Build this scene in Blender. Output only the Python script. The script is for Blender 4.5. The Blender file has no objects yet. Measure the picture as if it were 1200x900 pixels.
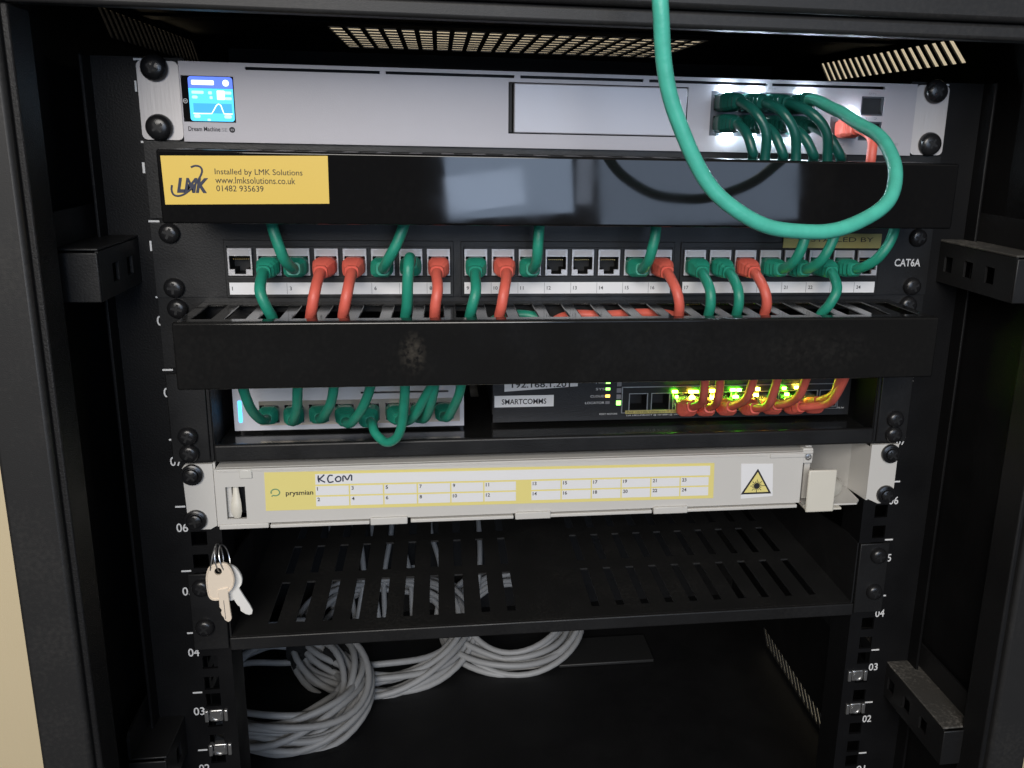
import bpy, bmesh, math, random
from mathutils import Vector, Euler, Matrix
random.seed(7)
R = math.radians
sc = bpy.context.scene
COL = sc.collection

# ------------------------------------------------------------------ camera
CAM = Vector((-0.0768, -0.5327, 0.4973)); EUL = Euler((1.3244, -0.0211, -0.1363), 'XYZ')
FPX, PPX, PPY = 1018.37, 57.49, -34.62          # focal length and principal point, in 1200 x 900 photo pixels
cam = bpy.data.objects.new('camera', bpy.data.cameras.new('camera')); COL.objects.link(cam)
cam.location = CAM; cam.rotation_euler = EUL
cam.data.sensor_width = 36; cam.data.lens = FPX * 36 / 1200
cam.data.shift_x = -PPX / 1200; cam.data.shift_y = PPY / 1200
cam.data.clip_start = 0.01; cam.data.clip_end = 60
sc.camera = cam

# ------------------------------------------------------------------ light: a dim room, a window behind the camera, a ceiling lamp
w = bpy.data.worlds.new('World'); sc.world = w; w.use_nodes = True
nt = w.node_tree; bg = nt.nodes['Background']
tc = nt.nodes.new('ShaderNodeTexCoord'); sx = nt.nodes.new('ShaderNodeSeparateXYZ'); cr = nt.nodes.new('ShaderNodeValToRGB')
nt.links.new(tc.outputs['Generated'], sx.inputs[0]); nt.links.new(sx.outputs['Z'], cr.inputs[0]); nt.links.new(cr.outputs[0], bg.inputs[0])
cr.color_ramp.elements[0].position = 0.0; cr.color_ramp.elements[0].color = (.06, .056, .05, 1)
cr.color_ramp.elements[1].position = 1.0; cr.color_ramp.elements[1].color = (.62, .58, .52, 1)
bg.inputs[1].default_value = 0.5

def area(name, loc, target, sx_, sy_, watts, col, roll=0):
    l = bpy.data.lights.new(name, 'AREA'); l.shape = 'RECTANGLE'; l.size = sx_; l.size_y = sy_; l.energy = watts; l.color = col
    o = bpy.data.objects.new(name, l); COL.objects.link(o); o.location = loc
    o.rotation_euler = (Vector(target) - Vector(loc)).to_track_quat('-Z', 'Y').to_euler()
    if roll: o.rotation_euler.rotate_axis('Z', R(roll))
    return o
area('room_lamp', (-0.55, -1.95, 1.22), (-0.1, 0.1, 0.28), 1.3, 0.9, 41, (1.0, .95, .89))
area('window_lamp', (0.10, -2.1, 0.70), (0.10, 0, 0.70), 0.36, 0.86, 5.2, (.58, .74, 1.0), 4)
area('window_lamp.001', (0.66, -2.1, 0.68), (0.66, 0, 0.68), 0.60, 0.86, 4.6, (.58, .74, 1.0), 4)
area('window_lamp.002', (0.05, -2.05, 0.345), (0.05, 0, 0.345), 0.22, 0.10, 0.22, (.66, .78, 1.0), 8)
area('window_lamp.003', (0.33, -2.05, 0.42), (0.33, 0, 0.42), 0.045, 0.22, 0.09, (.66, .78, 1.0), 0)

vs = sc.view_settings
vs.view_transform = 'Standard'; vs.look = 'None'; vs.exposure = 0.0; vs.gamma = 1.0; vs.use_curve_mapping = False

# ------------------------------------------------------------------ measuring: a point of the place from the calibrated photo and its depth
_M = EUL.to_matrix()
def S(px, py, y):
    d = _M @ Vector(((px - 600 - PPX) / FPX, -(py - 450 - PPY) / FPX, -1))
    return CAM + d * ((y - CAM.y) / d.y)

# ------------------------------------------------------------------ materials
MATS = {}
def mat(name, col, rough=.5, metal=0., bump=0., bscale=900, var=0., vscale=60, rvar=0., emit=None, estr=0., spec=.5, dust=0., aniso=None, coat=0., trans=0.):
    if name in MATS: return MATS[name]
    m = bpy.data.materials.new(name); m.use_nodes = True; n = m.node_tree.nodes; L = m.node_tree.links
    b = n['Principled BSDF']; b.inputs['Base Color'].default_value = (*col, 1); b.inputs['Roughness'].default_value = rough
    b.inputs['Metallic'].default_value = metal; b.inputs['Specular IOR Level'].default_value = spec
    b.inputs['Coat Weight'].default_value = coat; b.inputs['Transmission Weight'].default_value = trans
    t = n.new('ShaderNodeTexCoord')
    src = t.outputs['Object']
    if aniso:
        mp = n.new('ShaderNodeMapping'); mp.inputs['Scale'].default_value = aniso; L.new(src, mp.inputs[0]); src = mp.outputs[0]
    colsock = None
    if var:
        nz = n.new('ShaderNodeTexNoise'); nz.inputs['Scale'].default_value = vscale; nz.inputs['Detail'].default_value = 5
        L.new(src, nz.inputs['Vector'])
        mx = n.new('ShaderNodeMix'); mx.data_type = 'RGBA'
        mx.inputs[6].default_value = (*[c * (1 - var) for c in col], 1); mx.inputs[7].default_value = (*[min(1, c * (1 + var)) for c in col], 1)
        L.new(nz.outputs['Fac'], mx.inputs[0]); colsock = mx.outputs[2]
    if dust:
        nz = n.new('ShaderNodeTexNoise'); nz.inputs['Scale'].default_value = 420; nz.inputs['Detail'].default_value = 3
        L.new(t.outputs['Object'], nz.inputs['Vector'])
        nb = n.new('ShaderNodeTexNoise'); nb.inputs['Scale'].default_value = 22; nb.inputs['Detail'].default_value = 4
        L.new(t.outputs['Object'], nb.inputs['Vector'])
        ad = n.new('ShaderNodeMath'); ad.operation = 'MULTIPLY'; L.new(nz.outputs['Fac'], ad.inputs[0]); L.new(nb.outputs['Fac'], ad.inputs[1])
        mr = n.new('ShaderNodeMapRange'); mr.inputs[1].default_value = .24; mr.inputs[2].default_value = .48; mr.inputs[3].default_value = 0; mr.inputs[4].default_value = dust
        L.new(ad.outputs[0], mr.inputs[0])
        mx = n.new('ShaderNodeMix'); mx.data_type = 'RGBA'; mx.inputs[6].default_value = (*col, 1); mx.inputs[7].default_value = (.30, .28, .25, 1)
        if colsock: L.new(colsock, mx.inputs[6])
        L.new(mr.outputs[0], mx.inputs[0]); colsock = mx.outputs[2]
    if colsock: L.new(colsock, b.inputs['Base Color'])
    if rvar:
        nz = n.new('ShaderNodeTexNoise'); nz.inputs['Scale'].default_value = 28; nz.inputs['Detail'].default_value = 6
        L.new(src, nz.inputs['Vector'])
        mr = n.new('ShaderNodeMapRange'); mr.inputs[1].default_value = .3; mr.inputs[2].default_value = .75
        mr.inputs[3].default_value = rough; mr.inputs[4].default_value = rough + rvar
        L.new(nz.outputs['Fac'], mr.inputs[0]); L.new(mr.outputs[0], b.inputs['Roughness'])
    if bump:
        nz = n.new('ShaderNodeTexNoise'); nz.inputs['Scale'].default_value = bscale; nz.inputs['Detail'].default_value = 2
        L.new(src, nz.inputs['Vector'])
        bp = n.new('ShaderNodeBump'); bp.inputs['Strength'].default_value = bump; bp.inputs['Distance'].default_value = .001
        L.new(nz.outputs['Fac'], bp.inputs['Height']); L.new(bp.outputs[0], b.inputs['Normal'])
    if emit:
        b.inputs['Emission Color'].default_value = (*emit, 1); b.inputs['Emission Strength'].default_value = estr
    MATS[name] = m
    return m
def smudge(m, p, r, amount):
    n = m.node_tree.nodes; L = m.node_tree.links; b = n['Principled BSDF']
    t = n.new('ShaderNodeTexCoord'); d = n.new('ShaderNodeMapping'); d.inputs['Location'].default_value = [-c / k for c, k in zip(p, r)]; d.inputs['Scale'].default_value = [1 / k for k in r]
    L.new(t.outputs['Object'], d.inputs[0]); ln = n.new('ShaderNodeVectorMath'); ln.operation = 'LENGTH'; L.new(d.outputs[0], ln.inputs[0])
    f = n.new('ShaderNodeMapRange'); f.inputs[1].default_value = 1; f.inputs[2].default_value = .4; L.new(ln.outputs['Value'], f.inputs[0])
    nz = n.new('ShaderNodeTexNoise'); nz.inputs['Scale'].default_value = 330; nz.inputs['Detail'].default_value = 5; L.new(t.outputs['Object'], nz.inputs['Vector'])
    g = n.new('ShaderNodeMapRange'); g.inputs[1].default_value = .42; g.inputs[2].default_value = .68; L.new(nz.outputs['Fac'], g.inputs[0])
    mu_ = n.new('ShaderNodeMath'); mu_.operation = 'MULTIPLY'; L.new(f.outputs[0], mu_.inputs[0]); L.new(g.outputs[0], mu_.inputs[1])
    mx = n.new('ShaderNodeMix'); mx.data_type = 'RGBA'; src = b.inputs['Base Color'].links[0].from_socket
    L.new(src, mx.inputs[6]); mx.inputs[7].default_value = (*amount, 1); L.new(mu_.outputs[0], mx.inputs[0]); L.new(mx.outputs[2], b.inputs['Base Color'])
POWDER = mat('black_powder_coat', (.0065, .0065, .007), .46, spec=.35, bump=.35, bscale=1400, var=.25, vscale=40, rvar=.15)
FRAME = mat('frame_powder_coat', (.017, .017, .0175), .50, spec=.4, bump=.08, bscale=1700, var=.12, vscale=30, dust=.04)
RAILM = mat('rail_steel_black', (.0045, .0045, .005), .42, spec=.22, bump=.15, bscale=900, rvar=.2)
DUSTY = mat('dusty_black_steel', (.05, .047, .042), .7, bump=.4, bscale=1100, dust=.55)
GLOSS = mat('glossy_black_plastic', (.006, .006, .0065), .02, rvar=.06, dust=.006)
GLOSS2 = mat('scuffed_black_plastic', (.009, .009, .0092), .07, rvar=.12, dust=.012)
GLOSST = mat('glossy_black_top', (.012, .012, .012), .09, rvar=.12, dust=.05)
SATIN = mat('satin_black_plastic', (.010, .010, .0105), .34, bump=.1, rvar=.2, dust=.015, spec=.4)
SCREWM = mat('black_screw', (.012, .012, .013), .18, rvar=.15)
HOLE = mat('dark_cavity', (.006, .006, .0065), .6)
SILVER = mat('silver_paint', (.385, .375, .405), .42, bump=.06, bscale=1800, var=.03, metal=.15)
SILVER2 = mat('silver_cover', (.45, .45, .49), .38, bump=.05, bscale=1800, metal=.2)
EARM = mat('brushed_ear', (.52, .50, .50), .42, bump=.1, bscale=500, aniso=(1, 1, .1), metal=.2)
WHITEP = mat('white_switch_plastic', (.62, .62, .66), .4, bump=.05)
JACKM = mat('die_cast_zinc', (.58, .57, .58), .38, metal=.35, bump=.15, bscale=700, var=.12, vscale=200)
GREYF = mat('light_grey_paint', (.585, .57, .54), .45, bump=.08, bscale=1500, var=.04, vscale=25)
BEIGEP = mat('ivory_plastic', (.66, .63, .55), .42, var=.03)
PAPER = mat('white_paper', (.78, .78, .79), .55, var=.02)
YELLOW = mat('yellow_sticker', (.74, .52, .09), .42, var=.03, vscale=20)
YELLOW2 = mat('yellow_label_print', (.78, .68, .24), .5)
DULLYEL = mat('dull_yellow_tape', (.42, .36, .12), .5)
INK = mat('black_ink', (.015, .015, .02), .6)
INKB = mat('blue_black_ink', (.025, .03, .06), .6)
GREYINK = mat('grey_ink', (.22, .22, .24), .6)
WHITEINK = mat('white_print', (.70, .70, .70), .6)
GREEN = mat('green_cord_jacket', (.020, .27, .18), .42, bump=.2, bscale=300, var=.22, vscale=120)
GREEN_SHADE = mat('shaded_green_cord_jacket', (.007, .085, .068), .32, bump=.12, bscale=350, var=.10, vscale=120)  # green jacket with the shadow at the gateway ports put into its colour
GREENL = mat('light_green_cord_jacket', (.075, .48, .365), .36, bump=.2, bscale=300, var=.20, vscale=120)
RED = mat('red_cord_jacket', (.72, .135, .095), .45, bump=.2, bscale=300, var=.16, vscale=120)
GREYC = mat('grey_cable_jacket', (.36, .365, .37), .5, bump=.15, bscale=400, var=.08, vscale=150)
VELCRO = mat('black_hook_tape', (.01, .01, .01), .9, bump=.8, bscale=1500)
CLEARP = mat('clear_plug_plastic', (.75, .78, .76), .18, spec=.6, trans=.75)
NICKEL = mat('nickel_key', (.90, .89, .86), .30, metal=.15, bump=.1, bscale=500, aniso=(1, 1, .2))
NICKEL2 = mat('pale_nickel_key', (.88, .76, .62), .34, metal=.12, bump=.1, bscale=500)
ZINC = mat('zinc_steel', (.62, .62, .62), .3, metal=.9, bump=.1)
CREAM = mat('cream_wall_paint', (.95, .80, .53), .5, bump=.35, bscale=60, aniso=(4, 4, .35), var=.05, vscale=4)
BRASS = mat('gold_contact', (.8, .6, .25), .3, metal=.9)
def emis(name, col, s): return mat(name, (.02, .02, .02), .4, emit=col, estr=s)
DARKST = mat('dark_port_steel', (.07, .075, .085), .35, metal=.5)
LEDW = emis('white_led', (.74, .88, 1.0), 190)
LEDG = emis('green_led', (.14, 1.0, .02), 110)
LEDA = emis('amber_led', (1.0, .74, .06), 85)
LEDO = emis('orange_led', (1.0, .50, .08), 5)
LEDGS = emis('small_green_led', (.30, 1.0, .15), 4)
LEDB = emis('blue_led_bar', (.06, .45, 1.0), 3.2)
SCR_B = emis('screen_blue', (.07, .16, .80), 1.5)
SCR_C = emis('screen_cyan', (.05, .58, .96), 1.5)
SCR_T = emis('screen_teal', (.01, .42, .78), 1.2)
SCR_W = emis('screen_white', (.80, .97, 1.0), 1.9)
SCR_P = emis('screen_pale', (.45, .90, 1.0), 1.5)

# ------------------------------------------------------------------ mesh helpers
def catmull(pts, step):
    pts = [Vector(p) for p in pts]; P = [pts[0] * 2 - pts[1]] + pts + [pts[-1] * 2 - pts[-2]]; out = []
    for i in range(1, len(P) - 2):
        a, b, c, d = P[i - 1:i + 3]; n = max(2, int((c - b).length / step))
        for k in range(n):
            t = k / n
            out.append(.5 * ((2 * b) + (c - a) * t + (2 * a - 5 * b + 4 * c - d) * t * t + (3 * b - a - 3 * c + d) * t ** 3))
    return out + [P[-2]]

class MB:
    def __init__(s): s.v = []; s.f = []
    def box(s, x0, x1, y0, y1, z0, z1):
        b = len(s.v)
        s.v += [(x, y, z) for z in (z0, z1) for y in (y0, y1) for x in (x0, x1)]
        for q in ((0, 2, 3, 1), (4, 5, 7, 6), (0, 1, 5, 4), (2, 6, 7, 3), (0, 4, 6, 2), (1, 3, 7, 5)): s.f.append([b + i for i in q])
        return s
    def quads(s, pts, t=None):
        b = len(s.v); s.v += [tuple(p) for p in pts]; s.f.append(list(range(b, b + len(pts)))); return s
    def prism(s, poly, y0, y1, plane='xz'):
        def P(u, v, w): return {'xz': (u, w, v), 'yz': (w, u, v), 'xy': (u, v, w)}[plane]
        n = len(poly); b = len(s.v)
        s.v += [P(u, v, y0) for u, v in poly] + [P(u, v, y1) for u, v in poly]
        s.f.append([b + i for i in range(n)]); s.f.append([b + n + i for i in reversed(range(n))])
        for i in range(n): j = (i + 1) % n; s.f.append([b + i, b + j, b + n + j, b + n + i])
        return s
    def plate(s, u0, u1, v0, v1, holes, w0, w1, plane='xz'):
        def P(u, v, w): return {'xz': (u, w, v), 'yz': (w, u, v), 'xy': (u, v, w)}[plane]
        us = sorted({u0, u1, *[min(max(h[k], u0), u1) for h in holes for k in (0, 1)]}); vs_ = sorted({v0, v1, *[min(max(h[k], v0), v1) for h in holes for k in (2, 3)]})
        nu, nv = len(us) - 1, len(vs_) - 1
        fill = [[True] * nv for _ in range(nu)]
        for h in holes:
            for i in range(nu):
                cu = (us[i] + us[i + 1]) / 2
                if h[0] < cu < h[1]:
                    for j in range(nv):
                        if h[2] < (vs_[j] + vs_[j + 1]) / 2 < h[3]: fill[i][j] = False
        idx = {}
        def V(i, j, k):
            if (i, j, k) not in idx: idx[i, j, k] = len(s.v); s.v.append(P(us[i], vs_[j], (w0, w1)[k]))
            return idx[i, j, k]
        F = lambda i, j: 0 <= i < nu and 0 <= j < nv and fill[i][j]
        for i in range(nu):
            for j in range(nv):
                if not fill[i][j]: continue
                for k in (0, 1): s.f.append([V(i, j, k), V(i + 1, j, k), V(i + 1, j + 1, k), V(i, j + 1, k)])
                for di, dj, a, c in ((-1, 0, (i, j), (i, j + 1)), (1, 0, (i + 1, j), (i + 1, j + 1)), (0, -1, (i, j), (i + 1, j)), (0, 1, (i, j + 1), (i + 1, j + 1))):
                    if not F(i + di, j + dj): s.f.append([V(*a, 0), V(*c, 0), V(*c, 1), V(*a, 1)])
        return s
    def sweep(s, path, sec, n=12, up=(0, 0, 1), sq=2.0, cap=True):
        # sec(i) -> (half width, half height); sq = superellipse exponent
        path = [Vector(p) for p in path]; N = len(path); b = len(s.v); u = Vector(up)
        for i, p in enumerate(path):
            t = (path[min(i + 1, N - 1)] - path[max(i - 1, 0)]).normalized()
            r = t.cross(u)
            if r.length < 1e-6: r = t.orthogonal()
            r.normalize(); u = r.cross(t).normalized()
            a, c = sec(i)
            for k in range(n):
                th = 2 * math.pi * k / n + math.pi / n; cs, sn = math.cos(th), math.sin(th)
                q = (abs(cs) ** sq + abs(sn) ** sq) ** (-1 / sq)
                s.v.append(tuple(p + r * (a * cs * q) + u * (c * sn * q)))
        for i in range(N - 1):
            for k in range(n):
                k2 = (k + 1) % n
                s.f.append([b + i * n + k, b + i * n + k2, b + (i + 1) * n + k2, b + (i + 1) * n + k])
        if cap: s.f.append([b + k for k in range(n)]); s.f.append([b + (N - 1) * n + k for k in range(n)])
        return s
    def tube(s, path, r, n=12, cap=True): return s.sweep(path, lambda i: (r, r), n, cap=cap)
    def ring(s, path, r, n=6):
        path = [Vector(p) for p in path]; N = len(path); b = len(s.v)
        c0 = sum(path, Vector()) / N; nn = (path[0] - c0).cross(path[N // 4] - c0).normalized()
        for i, p in enumerate(path):
            t = (path[(i + 1) % N] - path[i - 1]).normalized(); u = nn; q = t.cross(u).normalized()
            for k in range(n):
                th = 2 * math.pi * k / n; s.v.append(tuple(p + q * (r * math.cos(th)) + u * (r * math.sin(th))))
        for i in range(N):
            for k in range(n):
                s.f.append([b + i * n + k, b + i * n + (k + 1) % n, b + ((i + 1) % N) * n + (k + 1) % n, b + ((i + 1) % N) * n + k])
        return s
    def lathe(s, prof, n=24):      # profile (radius, y) about the Y axis through the origin
        b = len(s.v)
        for r, y in prof:
            for k in range(n): a = 2 * math.pi * k / n; s.v.append((r * math.cos(a), y, r * math.sin(a)))
        for i in range(len(prof) - 1):
            for k in range(n): s.f.append([b + i * n + k, b + i * n + (k + 1) % n, b + (i + 1) * n + (k + 1) % n, b + (i + 1) * n + k])
        s.f.append([b + k for k in range(n)]); s.f.append([b + (len(prof) - 1) * n + k for k in range(n)])
        return s
    def mesh(s, name, off=(0, 0, 0), smooth=False, angle=35, m=None):
        o = Vector(off); me = bpy.data.meshes.new(name)
        me.from_pydata([tuple(Vector(v) - o) for v in s.v], [], s.f)
        bm = bmesh.new(); bm.from_mesh(me); bmesh.ops.recalc_face_normals(bm, faces=bm.faces); bm.to_mesh(me); bm.free()
        if smooth: me.shade_smooth(); me.set_sharp_from_angle(angle=R(angle))
        if m: me.materials.append(m)
        return me

def root_of(o):
    while o.parent: o = o.parent
    return o
def thing(name, loc, label, cat, group=None):
    o = bpy.data.objects.new(name, None); COL.objects.link(o); o.location = loc; o.empty_display_size = .02
    o['label'] = label; o['category'] = cat
    if group: o['group'] = group
    return o
def part(name, mb, m, parent, smooth=False, bevel=0, seg=2, angle=35, label=None):
    off = root_of(parent).location
    o = bpy.data.objects.new(name, mb.mesh(name, off, smooth or bool(bevel), angle, m)); COL.objects.link(o); o.parent = parent
    if bevel:
        md = o.modifiers.new('bevel', 'BEVEL'); md.width = bevel; md.segments = seg; md.limit_method = 'ANGLE'; md.angle_limit = R(40)
    if label: o['label'] = label
    return o
def inst(name, me, loc, parent, rot=None):           # a part sharing mesh data, placed at a world point
    o = bpy.data.objects.new(name, me); COL.objects.link(o); o.parent = parent
    o.location = Vector(loc) - _acc(parent)
    if rot: o.rotation_euler = rot
    return o
def _acc(o):
    v = Vector()
    while o: v += o.location; o = o.parent
    return v
def single(name, mb, m, loc, label, cat, group=None, smooth=True, bevel=0):
    o = bpy.data.objects.new(name, mb.mesh(name, loc, smooth, 35, m)); COL.objects.link(o); o.location = loc
    o['label'] = label; o['category'] = cat
    if group: o['group'] = group
    if bevel: md = o.modifiers.new('bevel', 'BEVEL'); md.width = bevel; md.segments = 2; md.limit_method = 'ANGLE'
    return o

_TXT = {}
def glyphs(txt, bold=0., shear=0.):
    k = (txt, bold, shear)
    if k not in _TXT:
        c = bpy.data.curves.new('t', 'FONT'); c.body = txt; c.size = 1; c.offset = bold; c.shear = shear; c.resolution_u = 3
        o = bpy.data.objects.new('t', c); me = bpy.data.meshes.new_from_object(o)
        vs_ = [v.co.copy() for v in me.vertices]; fs = [list(p.vertices) for p in me.polygons]
        bpy.data.objects.remove(o); bpy.data.meshes.remove(me); bpy.data.curves.remove(c)
        _TXT[k] = (vs_, fs)
    return _TXT[k]
def text(txt, x0, x1, z0, z1, y, m, parent, name='lettering', bold=0., shear=0., keep=False):
    vs_, fs = glyphs(txt, bold, shear)
    ax, bx = min(v.x for v in vs_), max(v.x for v in vs_); az, bz = min(v.y for v in vs_), max(v.y for v in vs_)
    kx = (x1 - x0) / (bx - ax); kz = (z1 - z0) / (bz - az)
    if keep: kx = kz
    mb = MB(); mb.v = [(x0 + (v.x - ax) * kx, y, z0 + (v.y - az) * kz) for v in vs_]; mb.f = [f[:] for f in fs]
    off = root_of(parent).location
    me = bpy.data.meshes.new(name); me.from_pydata([tuple(Vector(v) - off) for v in mb.v], [], mb.f); me.materials.append(m)
    o = bpy.data.objects.new(name, me); COL.objects.link(o); o.parent = parent
    return o
def rounded(x0, x1, z0, z1, r, n=5, corners=(1, 1, 1, 1)):
    out = []
    for (cx, cz, a, on) in ((x1 - r, z1 - r, 0, corners[0]), (x0 + r, z1 - r, 90, corners[1]), (x0 + r, z0 + r, 180, corners[2]), (x1 - r, z0 + r, 270, corners[3])):
        if on:
            for k in range(n + 1): t = R(a + 90 * k / n); out.append((cx + r * math.cos(t), cz + r * math.sin(t)))
        else: out.append((x1 if a in (0, 270) else x0, z1 if a in (0, 90) else z0))
    return out

U = 0.04445
# ------------------------------------------------------------------ the wall behind
wallm = MB().box(-2.2, 2.2, .56, .60, -1.0, 2.6)
wo = bpy.data.objects.new('wall', wallm.mesh('wall', (0, 0, 0), False, 35, CREAM)); COL.objects.link(wo); wo['kind'] = 'structure'

# ------------------------------------------------------------------ cabinet
cab = thing('rack_cabinet', (0, .15, -.075), 'black steel rack cabinet with slotted roof and sides that holds all equipment', 'cabinet')
XS, ZT, ZB, YF, YB = .284, .575, -.06, -.088, .42
def side_panel(sgn):
    rows = ((.552, .569, .020, 20, .052 if sgn > 0 else .090, .266 if sgn > 0 else .300), (-.056, -.040, .014, 20, .10, .29))   # slots: z range, lean, count, first and last foot
    mb = MB(); x = XS * sgn
    def q(pts): mb.quads([(x, y, z) for y, z in pts])
    # between the rows and outside them
    (a0, a1, al, an, ay0, ay1), (b0, b1, bl, bn, by0, by1) = rows
    q([(YF, a1), (YB, a1), (YB, ZT + .002), (YF, ZT + .002)]); q([(YF, b1), (YB, b1), (YB, a0), (YF, a0)]); q([(YF, ZB), (YB, ZB), (YB, b0), (YF, b0)])
    for (z0, z1, lean, n, y0, y1) in rows:
        lean *= sgn; pitch = (y1 - y0) / (n - 1); wd = .0068 if sgn > 0 else .0054
        prev_b, prev_t = YF, YF
        for i in range(n):
            yb = y0 + i * pitch; yt = yb + lean
            q([(prev_b, z0), (yb, z0), (yt, z1), (prev_t, z1)]); prev_b, prev_t = yb + wd, yt + wd
        q([(prev_b, z0), (YB, z0), (YB, z1), (prev_t, z1)])
    o = part('side_panel', mb, POWDER, cab)
    md = o.modifiers.new('thickness', 'SOLIDIFY'); md.thickness = .00165; md.offset = 0
    return o
side_panel(-1); side_panel(1)
holes = []
for i in range(22):
    for j in range(9):
        x = -.160 + i * .0139; y = .182 + j * .0205
        holes.append((x, x + .0100, y, y + .0172))
part('roof_panel', MB().plate(-XS, XS, YF, YB, holes, ZT, ZT + .0012, 'xy'), POWDER, cab)
part('floor_panel', MB().box(-XS, XS, YF, YB, ZB - .002, ZB), POWDER, cab)
part('back_panel', MB().box(-XS, XS, YB - .001, YB + .001, ZB, ZT), POWDER, cab)
part('cable_entry_cover', MB().box(.045, .150, .285, .335, ZB + .0004, ZB + .004), mat('grey_cover', (.016, .016, .016), .5), cab, bevel=.001)
# front frame: two posts, a stepped top bar
for s_ in (-1, 1):
    a, b = sorted((s_ * .267, s_ * .2925))
    part('front_post', MB().box(a, b, -.100, -.0885, -.10, .5575), FRAME, cab, bevel=.0022)
    a, b = sorted((s_ * .2635, s_ * .2672))
    part('post_return', MB().box(a, b, -.096, -.074, -.06, .549), POWDER, cab, bevel=.001)
part('top_bar', MB().box(-.2925, .2925, -.100, -.0885, .558, .66), FRAME, cab, bevel=.0025)
part('top_bar_step', MB().box(-.266, .266, -.0955, -.0845, .5495, .5578), FRAME, cab, bevel=.002, seg=3)
part('roof_lip', MB().box(-.266, .266, -.0835, -.0740, .5545, .5735), POWDER, cab, bevel=.0015)
part('roof_brace', MB().box(-.2825, .2825, .150, .172, .5728, .5746), FRAME, cab, bevel=.001)
part('bottom_bar', MB().box(-.2925, .2925, -.100, -.0885, -.16, -.102), FRAME, cab, bevel=.0022)

# mounting rails with square holes, printed unit marks
for s_ in (-1, 1):
    hl = []
    for n in range(0, 12):
        for dz in (.00635, .022225, .0381):
            z = n * U + dz; c = s_ * .2305
            hl.append((c - .0048, c + .0048, z - .0048, z + .0048))
    a, b = sorted((s_ * .2165, s_ * .2655))
    rail = part('mounting_rail', MB().plate(a, b, -.045, .5348, hl, 0, .002), RAILM, cab)
    a, b = sorted((s_ * .2655, s_ * .2675)); part('rail_flange', MB().box(a, b, -.012, .035, -.045, .5348), RAILM, rail, bevel=.0006)
    a, b = sorted((s_ * .2165, s_ * .2185)); part('rail_return', MB().box(a, b, .0021, .028, -.045, .5348), RAILM, rail)
    a, b = sorted((s_ * .2455, s_ * .2825)); part('rail_web', MB().box(a, b, .046, .048, -.045, .5348), POWDER, rail)
    for n in range(1, 13):
        zt = n * U
        xa = -.2400 if s_ < 0 else .2388
        part('unit_tick', MB().box(xa - .0030, xa + .0030, -.0003, -.0001, zt - .0005, zt + .0006), WHITEINK, rail)
        text('%02d' % n, xa - .0035, xa + .0035, zt - .0172, zt - .0112, -.0003, WHITEINK, rail, 'unit_number', bold=.012)
# side support brackets: inner face with square holes, dusty ledge, raised flange
for s_, zl, y0 in ((-1, .435, -.062), (1, .435, -.078), (1, .121, -.075), (-1, .115, -.040)):
    hl = [(y0 + .018 + i * .022, y0 + .018 + i * .022 + .009, zl - .0185, zl - .0085) for i in range(5)]
    a, b = sorted((s_ * .2496, s_ * .2512))
    br = part('support_bracket', MB().plate(y0, .36, zl - .026, zl, hl, a, b, 'yz'), SATIN, cab)
    a, b = sorted((s_ * .2496, s_ * .2720)); part('ledge', MB().box(a, b, y0, .36, zl + .0002, zl + .0016), DUSTY if s_ > 0 else SATIN, br, bevel=.0005)
    part('end_cap', MB().box(a, b - .001 if s_ > 0 else b, y0 - .0016, y0 - .0002, zl - .0262, zl - .0004), SATIN, br, bevel=.0006)
    fl = [(y0, zl + .0018), (.36, zl + .0018), (.36, zl + .0195)] + [(y0 + .006 - .006 * math.sin(R(t)), zl + .0135 + .006 * math.cos(R(t))) for t in (0, 30, 60, 90)]
    a, b = sorted((s_ * .2704, s_ * .2720)); part('flange', MB().prism(fl, a, b, 'yz'), SATIN, br)
    for k in range(2):
        inst('rivet', MB().lathe([(.0001, -.0016), (.0014, -.0014), (.0022, -.0006), (.0024, 0)], 12).mesh('rivet', smooth=True, m=ZINC), (s_ * .2700, .03 + .01 * k, zl + .010), br, (0, 0, R(90) * s_))

# ------------------------------------------------------------------ screws
def screw_mesh(name, r, h, flat=False):
    pr = [(r * .98, 0), (r, -.0006), (r * .97, -h * .4), (r * .86, -h * .75), (r * .6, -h * .95), (r * .25, -h), (.0002, -h)]
    if flat: pr = [(r * .98, 0), (r, -.0010), (r * .96, -.0022), (r * .80, -.0026), (r * .72, -.0020), (r * .62, -.0022), (r * .58, -.0040), (r * .30, -.0048), (.0002, -.0049)]
    return MB().lathe(pr, 28).mesh(name, smooth=True, angle=50, m=SCREWM)
DOME = screw_mesh('dome_screw', .0074, .0052); CUP = screw_mesh('cup_washer_screw', .0068, .004, True); PAN = screw_mesh('pan_screw', .0060, .0040)
def cross_mesh():
    mb = MB(); mb.box(-.0032, .0032, -.0001, .0009, -.0007, .0007); mb.box(-.0007, .0007, -.00015, .0009, -.0032, .0032); return mb.mesh('cross_recess', m=HOLE)
CROSS = cross_mesh()
def screw(me, x, z, y, parent, h):
    o = inst('screw', me, (x, y, z), parent); o.rotation_euler = (0, R(random.uniform(0, 360)), 0)
    c = bpy.data.objects.new('cross_recess', CROSS); COL.objects.link(c); c.parent = o; c.location = (0, -h, 0)
    return o

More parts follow.
